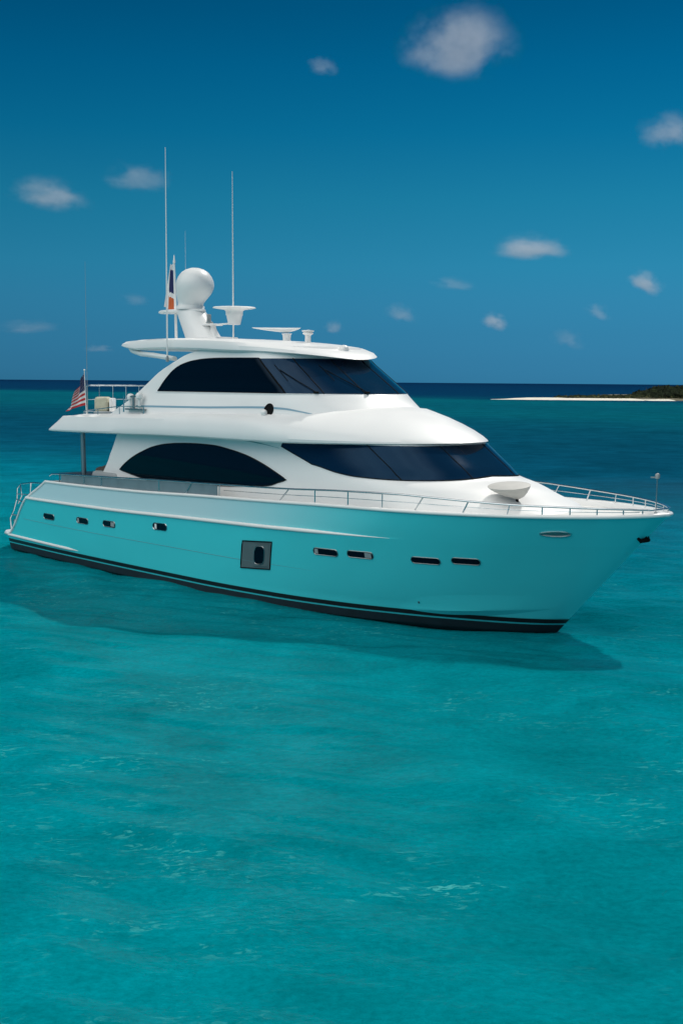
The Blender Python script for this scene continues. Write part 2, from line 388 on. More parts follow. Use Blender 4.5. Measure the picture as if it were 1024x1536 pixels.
for sgn in (1, -1):
    m = MB(); m.tube([(lambda q: (q.x, q.y*sgn, q.z))(hull(0, t)) for t in np.linspace(.2, 1, 24)], .045, 8); obj('corner_trim', m, TRIM, hull_o, sharp=60)
db = MB()
er = [cap_in(u, .19, -dk(u)+.03) for u in UU]
db.grid([[(p.x, p.y*(1-2*j/12), p.z+.04*(1-(1-2*j/12)**2)*min(1, abs(p.y))) for j in range(13)] for p in er])
obj('deck', db, GELD, yacht, sharp=60)

# antifouling, thin white line, black boot stripe: sheets lying on the hull
def stripe(zs_, off, name, m):
    mb = MB()
    rws = []
    for z_ in zs_:
        row = []
        for u in UU:
            t = z_/zd_f(lerp(-19.56, 3, u))
            row.append(hull(u, t)+hull_n(min(max(u, .003), .997), t)*off)
        rws.append(row)
    mb.grid(rws); mb.grid([[(p.x, -p.y, p.z) for p in r] for r in rws], flip=True)
    tr_ = [r[0]-Vector((off, 0, 0)) for r in rws]
    mb.grid([[(p[0], p[1]*(1-2*k/10), p[2]) for k in range(11)] for p in tr_])
    return obj(name, mb, m, hull_o)
stripe([-.7, -.5, -.3, -.15, -.06, 0, .03, .06, .1, .15, .205], .018, 'antifouling_paint', ANTI)
stripe([.25, .29, .33, .365], .018, 'boot_stripe', BOOT)

# rub rails
def hull_rail(name, u0, u1, tf, r, n=160, taper=0.02, m=TRIM, rz=1.0, off=0.0):
    for sgn in (1, -1):
        us = np.linspace(u0, u1, n); path = []; rr = []
        for u in us:
            t = tf(u); p = hull(u, t)+hull_n(min(max(u, .003), .997), t)*off; path.append((p.x, p.y*sgn, p.z))
            k = min(1, (u1-u)/taper+.05) if taper else 1; rr.append(r*k)
        mb = MB(); mb.tube(path, rr, 10, rz=rz); obj(name, mb, m, hull_o, sharp=60)
for_cap = MB()
cp = [hull(u, 1) for u in UU]; cp2 = [(p.x, p.y, p.z-.005) for p in cp]+[(p.x, -p.y, p.z-.005) for p in cp[-2::-1]]
for_cap.tube(cp2, .048, 10); obj('cap_rail', for_cap, TRIM, hull_o, sharp=60)
hull_rail('rub_rail', 0, .765, lambda u: .752, .055, taper=.12)
hull_rail('rub_rail', 0, .225, lambda u: lerp(.50, .44, u/.225)/2.63, .05, n=50, taper=.03)
hull_rail('hull_seam', .02, .70, lambda u: lerp(.455, .385, u/.7), .007, n=100, taper=.1, m=SEAM)
for sgn in (1, -1):      # spray chine at the bow: the plating rolls out to a sharp lip with an undercut below
    a = MB(); prof = []
    for k in range(41):
        u = lerp(.835, .982, k/40); t = lerp(.118, .212, (k/40)**1.1)
        w = .06*math.sin(math.pi*(k/40)**.85)**1.3+.002
        n = hull_n(u, t); prof.append([hull(u, t+.17*(1-g))+n*(w*g**1.7-.004*(1-g)) for g in np.linspace(0, .92, 9)]+[hull(u, t)+n*w, hull(u, t-.004)+n*w*.9, hull(u, t-.06*math.sin(math.pi*k/40)-.006)])
    a.grid([[(r[j].x, r[j].y*sgn, r[j].z) for r in prof] for j in range(len(prof[0]))])
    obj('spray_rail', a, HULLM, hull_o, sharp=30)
# boarding lip round the stern
sb = MB()
lip = [(-22.25, -2.86), (-22.85, -2.76), (-23.25, -2.5), (-23.4, -2.0), (-23.45, 0), (-23.4, 2.0), (-23.25, 2.5), (-22.85, 2.76), (-22.25, 2.86)]
o1 = [(x, y) for x, y in lip]
sb.grid([[(-21.9, y, .43) for x, y in o1], [(x, y, .43) for x, y in o1], [(x-.05, y*1.01, .47) for x, y in o1], [(x-.03, y*1.01, .52) for x, y in o1], [(x, y, .54) for x, y in o1], [(-21.9, y, .54) for x, y in o1]])
obj('swim_platform', sb, TRIM, yacht)

# ---- portholes and fittings set into the hull side
def hull_frame(u, t, sgn):
    p = hull(u, t); n = hull_n(u, t); tx = (hull(u+.004, t)-hull(u-.004, t)).normalized(); up = n.cross(tx).normalized()
    if up.z < 0: up = -up
    return p, n, tx, up
def stadium(w, h, n=10):
    r = h/2; pts = []
    for k in range(n+1): a = -math.pi/2+math.pi*k/n; pts.append((w/2-r+r*math.cos(a), r*math.sin(a)))
    for k in range(n+1): a = math.pi/2+math.pi*k/n; pts.append((-w/2+r+r*math.cos(a), r*math.sin(a)))
    return pts
def on_hull(u, t, x, y, off):
    """point x metres forward and y metres up the plating from (u, t)"""
    ud = (hull(u+.004, t)-hull(u-.004, t))/.008; td = (hull(u, t+.01)-hull(u, t-.01))/.02; tx = ud.normalized(); up = (td-tx*td.dot(tx)).normalized()
    dt = y/td.dot(up); du = (x-dt*td.dot(tx))/ud.length
    uu = min(max(u+du, .003), .997); tt = t+dt
    return hull(uu, tt)+hull_n(uu, tt)*off
def S_(P, sgn): return (P.x, P.y*sgn, P.z)
def hull_patch(pts, u, t, off, sgn):
    m = MB(); c = on_hull(u, t, 0, 0, off)
    ring0 = [S_(on_hull(u, t, x*.5, y*.5, off), sgn) for x, y in pts]; ring1 = [S_(on_hull(u, t, x, y, off), sgn) for x, y in pts]
    m.grid([ring0, ring1], closed=True); m.add([S_(c, sgn)]+ring0, [(0, i+1, (i+1) % len(pts)+1) for i in range(len(pts))]); return m
PORTS = [(.0972, .545, .76, .19, 0), (.1949, .564, .74, .19, 1), (.2662, .574, .72, .19, 2), (.3842, .621, .74, .21, 3),
         (.6985, .573, .82, .185, 1), (.7457, .581, .80, .185, 2), (.8264, .577, .80, .18, 0), (.8688, .595, .74, .18, 0)]
for (u, t, w, h, style) in PORTS:
    for sgn in (1, -1):
        pts = stadium(w, h)
        fr = MB(); fr.tube([S_(on_hull(u, t, x, y, .006), sgn) for x, y in pts], .014, 6, closed=True)
        po = obj('porthole', fr, STEELD if style != 3 else STEEL, yacht, sharp=60)
        obj('glass', hull_patch(pts, u, t, .004, sgn), GLASS, po)
        if style in (1, 2, 3):
            sh = MB(); x0, x1 = {1: (-w/2+.04, -w/2+.16), 2: (w/2-.26, w/2-.06), 3: (-w/2+.10, -w/2+.2)}[style]
            sh.grid([[S_(on_hull(u, t, lerp(x0, x1, i/3), lerp(-h*.36, h*.36, j/3), .009), sgn) for i in range(4)] for j in range(4)])
            obj('blind' if style < 3 else 'latch', sh, GREY if style < 3 else TRIM, po)
for sgn in (1, -1):       # shell door amidships
    C4 = [(.5599, .588), (.6100, .610), (.6341, .341), (.5847, .318)]
    def dq(a, b, off):
        u = lerp(lerp(C4[3][0], C4[2][0], a), lerp(C4[0][0], C4[1][0], a), b); t = lerp(lerp(C4[3][1], C4[2][1], a), lerp(C4[0][1], C4[1][1], a), b)
        return S_(hull(u, t)+hull_n(u, t)*off, sgn)
    DOORM = mat('grey_door_panel', (.10, .14, .15), .35, var=.1, vscale=3) if sgn == 1 else DOORM
    g = MB(); g.grid([[dq(i/8, j/8, .006) for i in range(9)] for j in range(9)])
    g.grid([[dq(i/8, j/8, .03 if .02 < (i/8-.42)/.5 < .98 else .008) for i in (3.2, 3.4, 4, 5, 6, 7, 7.6)] for j in (.8, 1, 3, 5, 7, 7.2)])
    door = obj('shell_door', g, DOORM, yacht, sharp=20)
    f = MB(); ring = [(a, 0) for a in np.linspace(0, 1, 8)]+[(1, b) for b in np.linspace(0, 1, 8)[1:]]+[(a, 1) for a in np.linspace(1, 0, 8)[1:]]+[(0, b) for b in np.linspace(1, 0, 8)[1:-1]]
    f.tube([dq(a, b, .01) for a, b in ring], .018, 6, closed=True); obj('door_frame', f, BLACK, door, sharp=60)
    f = MB(); f.tube([dq(.64+.17*math.copysign(abs(math.cos(k))**.6, math.cos(k)), .5+.33*math.copysign(abs(math.sin(k))**.6, math.sin(k)), .034) for k in np.linspace(0, 2*math.pi, 33)[:-1]], .014, 6, closed=True)
    obj('port_rim', f, STEELD, door, sharp=60)
    f = MB(); rg = [[dq(.64+.16*s_*math.copysign(abs(math.cos(k))**.6, math.cos(k)), .5+.32*s_*math.copysign(abs(math.sin(k))**.6, math.sin(k)), .035) for k in np.linspace(0, 2*math.pi, 33)[:-1]] for s_ in (.05, .5, 1)]
    f.grid(rg, closed=True); f.add(rg[0], [tuple(range(32))]); obj('port_glass', f, GLASS, door)
    # mooring fairlead near the bow
    u, t = .9307, .860
    ey = [(.36*math.cos(a), .075*math.sin(a)*(1+.15*math.cos(a))) for a in np.linspace(0, 2*math.pi, 29)[:-1]]
    f = MB(); f.tube([S_(on_hull(u, t, x, y, .01), sgn) for x, y in ey], .02, 6, closed=True); fl = obj('fairlead', f, STEEL, yacht, sharp=60)
    obj('fairlead_throat', hull_patch(ey, u, t, .005, sgn), STEELD, fl)
    f = MB(); f.lathe([(.0, .0), (.03, .0), (.03, .02), (.0, .025)], (0, 0, 0), 10)
    p, n, tx, up = hull_frame(.8516, .195, 1)
    f.xf(lambda v: Vector(S_(p+tx*v.x+up*v.y+n*v.z, sgn))); obj('drain_outlet', f, STEELD, yacht)
# anchor stowed on the stem
m = MB()
m.tube([(2.52, -.02, 2.79), (2.50, -.03, 2.66), (2.47, -.03, 2.55)], .035, 8)
for sg in (1, -1):
    m.tube([(2.53, .03*sg, 2.52), (2.43, .17*sg, 2.50), (2.38, .23*sg, 2.58), (2.42, .235*sg, 2.72)], [.05, .055, .045, .012], 8)
    m.tube([(2.50, .0, 2.54), (2.48, .12*sg, 2.52)], .05, 8)
m.xf(lambda v: Vector((2.42, 0, 2.62))+(v-Vector((2.47, 0, 2.62)))*.9); an = obj('anchor', m, BLACK, yacht, sharp=50)
# ---- main deckhouse
house = obj('main_cabin', MAIN.mesh(), GEL, yacht, sharp=24)
def both(name, fn, m, parent, **k):
    mb = fn(); a_ = obj(name, mb, m, parent, **k); b_ = obj(name, mirror(mb), m, parent, **k); return a_, b_
ax = list(np.linspace(-15.84, -7.35, 70))
a_top = sp([-15.84, -15.5, -15.04, -14.5, -13.93, -13.2, -12.5, -11.6, -10.8, -10, -9.19, -8.5, -7.94, -7.35], [3.22, 3.44, 3.67, 3.87, 4.04, 4.16, 4.21, 4.235, 4.223, 4.14, 4.008, 3.83, 3.644, 3.423])
a_bot = sp([-15.84, -14.6, -14.0, -12, -10, -8.6, -8.05, -7.7, -7.35], [3.215, 3.03, 2.96, 3.0, 3.08, 3.17, 3.228, 3.33, 3.42])
fz = lambda: side_band(MAIN, ax, a_bot, a_top, .012, 12)
for sg, wn in zip((1, -1), both('arched_window', fz, GLASS, house)):
    m = MB(); P = [MAIN.xz(x, a_top(x), .012) for x in ax]+[MAIN.xz(x, a_bot(x), .012) for x in ax[::-1][1:-1]]
    m.tube([S_(p, sg) for p in P], .016, 6, closed=True); obj('window_gasket', m, BLACK, wn, sharp=60)
# wrap-round front window of the main deck
qA = list(np.linspace(-.75, 0, 10)[:-1])+list(np.linspace(0, math.pi/2, 46))
qs = qA+[math.pi-q for q in qA[::-1][1:]]
fb = sp([-.75, -.45, -.1, .06, .2, .36, .65, 1.0, 1.57], [4.33, 4.16, 3.97, 3.87, 3.75, 3.675, 3.645, 3.665, 3.73])
ft = sp([-.75, -.6, -.45, 0, 1.57], [4.335, 4.42, 4.465, 4.475, 4.48])
fold = lambda f: (lambda q: f(q if q <= math.pi/2 else math.pi-q))
fw = band(MAIN, qs, fold(fb), fold(ft), .012, 10)
fwin = obj('front_windscreen', fw, WIND, house)
m = MB(); m.tube([MAIN.q(q, fold(fb)(q), .012) for q in qs], .014, 6); obj('windscreen_gasket', m, BLACK, fwin, sharp=60)
for q in (.62, 1.22, math.pi-1.22, math.pi-.62):
    m = MB(); m.tube([MAIN.q(q+.05*(1-k/6), lerp(fold(fb)(q), 4.48, k/6), .012) for k in range(7)], .014, 6); obj('mullion', m, BLACK, fwin, sharp=60)
sc_z = sp([-10.2, -9.4, -8.6, -7.75], [4.46, 4.43, 4.37, 4.27])
both('style_crease', lambda: (lambda mb: (mb.tube([MAIN.xz(x, sc_z(x), .0) for x in np.linspace(-10.2, -7.78, 24)], [.004+.012*math.sin(math.pi*min(1, .1+i/24)) for i in range(24)], 6), mb)[1])(MB()), SEAM, house, sharp=60)
# ---- overhanging upper deck
brow = obj('upper_deck', BROW.mesh(zcrown=.02), GEL, yacht, sharp=22)
# ---- upper cabin
cab = obj('upper_cabin', CABIN.mesh(), GEL, yacht, sharp=24)
xr = lambda z: CABIN.q(.155, z).x
def uslant(v, w):     # v along 0..1, w up 0..1
    pass
u_top = sp([-13.86, -13.55, -13.18, -12.75, -12.21, -11.6, -10.89, -9.5, -8.0], [5.80, 6.14, 6.443, 6.62, 6.724, 6.775, 6.79, 6.78, 6.76])
def uwin_mesh():
    mb = MB(); rows_ = []
    for j in range(11):
        w = j/10; row = []
        for i in range(61):
            zf_ = lerp(5.785, 6.76, w); x1 = xr(zf_)-.02; x = lerp(-13.86, x1, i/60)
            z = lerp(5.79, u_top(min(x, -8.0)), w) if x < -9 else lerp(lerp(5.79, u_top(x), w), zf_, sstep(-9, -8.2, x))
            row.append(CABIN.xz(x, z, .012))
        rows_.append(row)
    mb.grid(rows_); return mb, rows_
um, urows = uwin_mesh()
for sg, mm in ((1, um), (-1, mirror(um))):
    wn = obj('side_window', mm, GLASS, cab)
    m = MB(); ring = urows[0]+[r[-1] for r in urows[1:]]+urows[-1][::-1][1:]
    m.tube([S_(p, sg) for p in ring], .013, 6, closed=True); obj('window_gasket', m, BLACK, wn, sharp=60)
    m = MB(); m.tube([S_(CABIN.xz(x, 5.765, .008), sg) for x in np.linspace(-13.95, -6.9, 60)], .014, 6); obj('window_sill', m, TRIM, cab, sharp=60)
q2 = list(np.linspace(.165, math.pi-.165, 90))
wm = band(CABIN, q2, lambda q: 5.785, lambda q: 6.76, .012, 10)
uw = obj('upper_windscreen', wm, WIND, cab)
for q in (.165, .72, 1.27, math.pi-1.27, math.pi-.72, math.pi-.165):
    m = MB(); m.tube([CABIN.q(q, lerp(5.785, 6.76, k/6), .012) for k in range(7)], .016, 6); obj('mullion', m, BLACK, uw, sharp=60)
for q, dq_ in ((.62, -.25), (1.30, -.28)):
    m = MB(); m.tube([CABIN.q(q+dq_*k/6, lerp(5.80, 6.42, k/6), .045) for k in range(7)], .012, 6); m.tube([CABIN.q(q+dq_*.9-.04, 6.12+k*.09, .035) for k in range(6)], .009, 5)
    m.box(CABIN.q(q, 5.80, .03), (.12, .12, .06), bev=.02); obj('wiper', m, BLACK, uw, sharp=60)
# pinstripe along the cabin side, sweeping down at its forward end
st = sp([-14.85, -11.43, -8.32, -7.6, -7.22, -6.8, -6.45], [5.30, 5.33, 5.385, 5.36, 5.31, 5.24, 5.17])
def stripe_mesh():
    mb = MB(); xs = np.linspace(-14.9, -6.5, 80); mb.grid([[CABIN.xz(x, st(x)+d*(1.0-.5*sstep(-8, -6.5, x)), .006) for x in xs] for d in (-.028, .028)]); return mb
both('pinstripe', stripe_mesh, STRIPE, cab)
# running light in a round recess
for sg in (1, -1):
    c0 = CABIN.xz(-8.24, 5.31, .0); n0 = (CABIN.xz(-8.24, 5.31, .1)-c0).normalized()
    tx = Vector((1, 0, 0)); up = n0.cross(tx).normalized(); up = up if up.z > 0 else -up
    def T(v): return Vector(S_(c0+tx*v.x+up*v.y+n0*v.z, sg))
    m = MB(); m.lathe([(.0, .012), (.17, .012), (.185, .03), (.20, .02), (.20, 0)], (0, 0, 0), 28); m.xf(T); rl = obj('running_light', m, BLACK, cab)
    m = MB(); m.lathe([(.0, .02)]+[(.1*math.sin(a), .10-.09*math.cos(a)) for a in np.linspace(.3, 3.1, 12)], (-.06, -.10, 0), 18); m.xf(T); obj('lamp_cover', m, TRIM, rl)

# ---- hardtop roof
roof = obj('hardtop', ROOF.mesh(zcrown=.05), GEL, yacht, sharp=30)
for sg in (1, -1):
    m = MB(); m.tube([(-16.5, 1.45*-sg, 7.20), (-16.2, 1.55*-sg, 7.08), (-15.6, 1.62*-sg, 6.98), (-14.8, 1.75*-sg, 6.93), (-13.4, 1.9*-sg, 6.80)], [.09, .10, .11, .11, .10], 10, rz=.75); obj('roof_bracket', m, GEL, roof, sharp=60)
m = MB(); m.box((-13.7, 0, 7.44), (1.1, .9, .16), bev=.03); obj('roof_plinth', m, GEL, roof)
# mast, shelf, domes
m = MB(); rws = []
for k in range(9):
    w = k/8; z = lerp(7.38, 8.40, w); xc = lerp(-14.32, -15.10, w); rx = lerp(.76, .57, w); ry = lerp(.50, .42, w)
    rws.append([(xc+rx*math.cos(a), ry*math.sin(a), z) for a in np.linspace(0, 2*math.pi, 33)[:-1]])
m.grid(rws, closed=True); m.add(rws[-1], [tuple(range(32))]); mast = obj('mast', m, GEL, yacht)
m = MB(); rws = []
for z, k in ((8.37, .92), (8.40, 1), (8.44, 1), (8.47, .93)):
    rws.append([(-15.62+1.2*k*math.cos(a), .42*k*math.sin(a), z) for a in np.linspace(0, 2*math.pi, 41)[:-1]])
m.grid(rws, closed=True); m.add(rws[0], [tuple(range(40))]); m.add(rws[-1], [tuple(range(40))]); obj('mast_shelf', m, GEL, mast)
m = MB(); m.lathe([(.46, 8.46, -.25), (.47, 8.56, -.25), (.42, 8.60, -.24), (.43, 8.68, -.22), (.50, 8.82, -.14), (.57, 8.96, -.06), (.615, 9.12, 0), (.63, 9.24, .01), (.61, 9.38, .01), (.55, 9.52, .01), (.44, 9.66, .01), (.30, 9.75, .01), (.14, 9.80, .01), (.0, 9.81, .01)], (-14.88, 0, 0), 40)
obj('satellite_dome', m, GEL, mast, sharp=60)
m = MB(); m.tube([(-14.35, 0, 7.90), (-13.6, 0, 7.93), (-12.95, 0, 7.95)], .045, 8, rz=.6); m.box((-14.05, 0, 7.93), (.7, .5, .06), bev=.02); m.tube([(-13.82, 0, 7.45), (-13.92, 0, 7.9)], [.16, .09], 10); arm = obj('mast_arm', m, GEL, mast)
m = MB(); m.lathe([(.0, 7.90), (.19, 7.90), (.215, 8.0), (.25, 8.18), (.27, 8.20), (.27, 8.27), (.28, 8.33), (.34, 8.37), (.60, 8.405), (.69, 8.425), (.66, 8.45), (.2, 8.48), (.0, 8.48)], (-12.80, 0, 0), 40); obj('radar_disc', m, GEL, arm, sharp=50)
m = MB(); m.box((-14.0, -.1, 8.12), (.06, .16, .30), bev=.02); m.box((-13.96, -.1, 8.0), (.14, .2, .04)); obj('mast_lamp', m, GREY, arm)
# open-array radar
m = MB(); m.lathe([(.17, 7.16), (.15, 7.22), (.115, 7.4), (.13, 7.52), (.16, 7.56), (.0, 7.57)], (-10.26, 0, 0), 24); rp = obj('radar', m, GEL, yacht)
m = MB(); rws = []
for k in range(25):
    s_ = lerp(-1.05, .42, k/24); e = (k/24)
    w = .13*(max(0.02, math.sin(math.pi*(e*.9+.06))))**.5+.01; h0 = .17*(math.sin(math.pi*min(1, e*.62/.5 if e < .8 else (1-e)*.62/.2*1.25/1.55*2)*.5) if False else (min(e/.72, (1-e)/.28)**.75))+.012
    cpt = Vector((-10.26, 0, 7.735-h0*.42))+Vector((.69, .72, 0))*s_; tv = Vector((-.72, .69, 0))
    rws.append([cpt+tv*(w*math.cos(a))+Vector((0, 0, 1))*(h0*.42*math.sin(a)) for a in np.linspace(0, 2*math.pi, 17)[:-1]])
m.grid(rws, closed=True); m.add(rws[0], [tuple(range(16))]); m.add(rws[-1], [tuple(range(16))]); obj('radar_array', m, GEL, rp, sharp=50)
m = MB(); m.lathe([(.10, 7.12), (.09, 7.2), (.085, 7.48), (.10, 7.5), (.16, 7.53), (.16, 7.56), (.12, 7.58), (.18, 7.60), (.18, 7.63), (.0, 7.65)], (-9.30, 0, 0), 20); obj('roof_light', m, TRIM, yacht, sharp=45)
m = MB(); m.lathe([(.15, 6.98)]+[(.15*math.cos(a), 7.05+.13*math.sin(a)) for a in np.linspace(0, math.pi/2, 9)], (-7.75, 0, 0), 20); obj('camera_dome', m, TRIM, yacht, sharp=60)
# whip aerials
for (x, y, z0, z1, dx, r) in ((-13.47, -2.12, 6.72, 13.2, -.02, .026), (-12.85, -.0, 7.30, 12.67, -.04, .028), (-16.4, .75, 7.25, 11.2, -.02, .010)):
    m = MB(); m.tube([(x, y, z0), (x+dx*.3, y, lerp(z0, z1, .35)), (x+dx, y, z1)], [r, r*.85, r*.35], 6); o_ = obj('whip_aerial', m, TRIM, yacht, sharp=60)
    m = MB(); m.lathe([(.05, z0-.02), (.05, z0+.10), (.03, z0+.16), (.0, z0+.17)], (x, y, 0), 10); obj('aerial_base', m, GREY, o_)
m = MB(); m.tube([(-18.35, -1.98, 4.8), (-18.34, -2.0, 7.5), (-18.35, -2.0, 10.1)], [.009, .007, .004], 5); obj('whip_aerial', m, GREY, yacht, sharp=60)
# flag staffs
m = MB(); m.tube([(-15.93, 0, 7.3), (-15.98, 0, 8.8), (-16.03, 0, 10.05)], [.05, .045, .03], 8); m.lathe([(.05, 10.05), (.03, 10.15), (.012, 10.3), (.0, 10.31)], (-16.03, 0, 0), 8); obj('flag_staff', m, TRIM, mast, sharp=60)
m = MB(); m.tube([(-18.40, -2.0, 4.85), (-18.50, -2.0, 6.42)], [.016, .012], 8); m.lathe([(.0, -.035)]+[(.035*math.sin(a), -.035*math.cos(a)) for a in np.linspace(.2, 3.0, 8)], (-18.5, -2.0, 6.45), 10); obj('flag_staff', m, TRIM, yacht, sharp=60)

# ---- deck rails
def stanchions(pts, parent, r=.018, foot=None):
    for (a, b) in pts:
        m = MB(); m.tube([a, b], r, 6); obj('stanchion', m, STEEL, parent, sharp=60)
hr_z = sp([-19.45, -19.3, -16.9, -12.2, -9.6, -6.9, -4.4, -2.7, -1.9, -.8, .15, 1.35, 2.3, 2.70], [2.80, 2.88, 2.97, 3.12, 3.18, 3.25, 3.35, 3.38, 3.36, 3.33, 3.31, 3.30, 3.29, 3.28])
def rail_pt(x, z=None, ins=.08):
    y = max(bd_f(x)-ins, 0); return (x, -y, hr_z(x) if z is None else z)
xs_r = list(np.linspace(-19.42, 1.8, 120))+list(np.linspace(1.85, 2.74, 24))
path = [rail_pt(x) for x in xs_r]
bow_y = abs(path[-1][1])
loop = [(2.74+.10*math.cos(a), -bow_y*math.sin(a), 3.28) for a in np.linspace(math.pi/2, -math.pi/2, 13)[1:-1]]
full = path+loop+[(x, -y, z) for x, y, z in path[::-1]]
m = MB(); m.tube(full, .026, 8); rail = obj('hand_rail', m, STEEL, yacht, sharp=60)
P1 = [(-18.7, 0), (-17.0, 0), (-15.9, 0), (-12.6, 0), (-10.9, .35), (-9.6, 0), (-6.6, .4), (-5.6, 0), (-4.4, 0), (-3.25, 0), (-2.05, .25), (-.85, .15), (.15, .05), (.85, 0), (1.4, 0), (1.9, 0), (2.35, 0), (2.65, 0)]
for sg in (1, -1):
    pr_ = []
    for x, sl in P1:
        t_ = rail_pt(x); b_ = rail_pt(x-sl); pr_.append((S_(Vector((b_[0], b_[1], zd_f(b_[0])+.0)), sg), S_(Vector(t_), sg)))
    stanchions(pr_, rail)
    m = MB(); m.tube([S_(Vector(rail_pt(x, lerp(zd_f(x)+.02, hr_z(x), .52))), sg) for x in np.linspace(-9.4, 2.6, 80)], .010, 6); obj('guard_wire', m, STEEL, rail, sharp=60)
    m = MB(); xs2 = np.linspace(-18.6, -9.7, 50); m.grid([[S_(Vector(rail_pt(x, lerp(zd_f(x)+.01, hr_z(x)-.03, k/3), .085)), sg) for x in xs2] for k in range(4)]); obj('bulwark_panel', m, SMOKE, rail)
# stern stair rails
for sg in (1, -1):
    y = -2.3*sg
    Rl = .026
    m = MB(); m.tube([(-20.3, y, 2.42), (-21.6, y, 2.40), (-22.5, y, 2.30), (-22.78, y, 2.12), (-22.82, y, 1.75), (-23.1, y, 1.25), (-23.35, y, .95), (-23.3, y, .52)], Rl, 6)
    m.tube([(-21.75, y, 2.39), (-21.85, y, 1.95), (-22.3, y, 1.6), (-22.75, y, 1.2), (-22.8, y, .54)], Rl, 6); m.tube([(-22.55, y, 2.27), (-22.45, y, 1.85), (-22.75, y, 1.55)], Rl*.9, 6)
    m.tube([(-22.85, y, 1.7), (-22.3, y, 1.62)], Rl*.8, 6); m.tube([(-23.2, y, 1.1), (-22.75, y, 1.1)], Rl*.8, 6); m.tube([(-22.83, y, 1.9), (-21.87, y, 1.93)], Rl*.7, 6)
    obj('stair_rail', m, STEEL, yacht, sharp=60)
    m = MB(); m.lathe([(.05, .54), (.05, .7), (.03, .72), (.03, .80), (.08, .85), (.08, .93), (.0, .98)], (-22.75, y*1.06, 0), 12); obj('stern_bollard', m, STEEL, yacht, sharp=50)
    m = MB(); m.tube([(-22.95, y*1.05, .42), (-23.0, y*1.05, .25)], [.03, .06], 8); obj('stern_light', m, TRIM, yacht)
m = MB()
for k in range(6): m.box((-22.0+.33*k*.95, 1.2, .7+.28*k), (.34, 1.1, .05), bev=.015)
obj('stern_steps', m, GELD, yacht)
# cockpit
for sg in (1, -1):
    m = MB(); m.tube([(-18.1, -2.3*sg, 2.1), (-18.18, -2.3*sg, 4.42)], .085, 14); obj('cockpit_post', m, STEELD, yacht, sharp=60)
m = MB(); m.box((-18.5, 0, 2.86), (1.9, 5.1, .07), bev=.03); m.box((-18.5, 0, 2.55), (1.4, 4.6, .6)); obj('cockpit_table', m, TEAK, yacht)
m = MB(); m.box((-17.35, -1.75, 2.7), (.8, .9, 1.0), bev=.18); m.box((-17.1, -1.75, 3.1), (.45, .9, .34), bev=.14); obj('cockpit_seat', m, BROWN, yacht, sharp=60)
m = MB(); m.box((-16.75, -2.25, 2.78), (1.5, .35, .62), bev=.12); obj('side_locker', m, GREY, yacht, sharp=60)
# aft rail of the upper deck
ap = [(-15.9, 2.40, 5.90), (-17.4, 2.34, 5.92), (-18.3, 2.2, 5.93), (-18.62, 1.95, 5.93), (-18.75, 1.5, 5.93), (-18.78, 0, 5.93), (-18.75, -1.5, 5.93), (-18.68, -1.78, 5.93), (-18.55, -1.88, 5.90)]
m = MB(); m.tube(ap, .024, 8); m.tube([(x, y, z-.48) for x, y, z in ap], .014, 6); ar = obj('deck_rail', m, STEEL, yacht, sharp=60)
stanchions([((x, y, 4.8), (x, y, 5.93)) for x, y in ((-15.9, 2.40), (-17.0, 2.36), (-18.2, 2.22), (-18.75, 1.5), (-18.77, .95), (-18.78, .4), (-18.78, -.15), (-18.77, -.7), (-18.76, -1.25), (-18.6, -1.85))], ar)
for sg in (1, -1):
    lp = [(-14.2, -2.52, 5.30), (-15.6, -2.5, 5.28), (-17.0, -2.42, 5.16), (-18.2, -2.25, 5.07), (-18.62, -1.95, 5.04), (-18.7, -1.5, 5.03)]
    m = MB(); m.tube([(x, y*sg, z) for x, y, z in lp], .016, 6); lr = obj('low_rail', m, STEEL, yacht, sharp=60)
    stanchions([((x, y*sg, z-.25), (x, y*sg, z)) for x, y, z in lp], lr, .014)
# davit gear by the cabin side
m = MB(); m.box((-14.75, -2.42, 5.20), (1.0, .22, .05), bev=.01); dv = obj('davit', m, STEELD, yacht)
for dx, zz, mm in ((-.28, 5.62, TRIM), (.22, 5.66, TRIM)):
    m = MB(); m.tube([(-14.75+dx, -2.45, 5.2), (-14.75+dx, -2.45, zz-.12)], .05, 10); m.lathe([(.05, -.14), (.11, -.10), (.12, .0), (.08, .06), (.0, .08)], (-14.75+dx, -2.45, zz), 14); obj('davit_post', m, mm, dv, sharp=50)
m = MB(); m.tube([(-14.78, -2.5, 5.2), (-14.78, -2.5, 5.60)], .045, 8); m.tube([(-15.05, -2.5, 5.60), (-14.45, -2.5, 5.62)], .03, 8); obj('davit_arm', m, STEELD, dv, sharp=60)
m = MB(); m.tube([(-15.35, -2.5, 5.1), (-15.35, -2.5, 5.62)], .022, 6); obj('davit_stay', m, STEEL, dv, sharp=60)
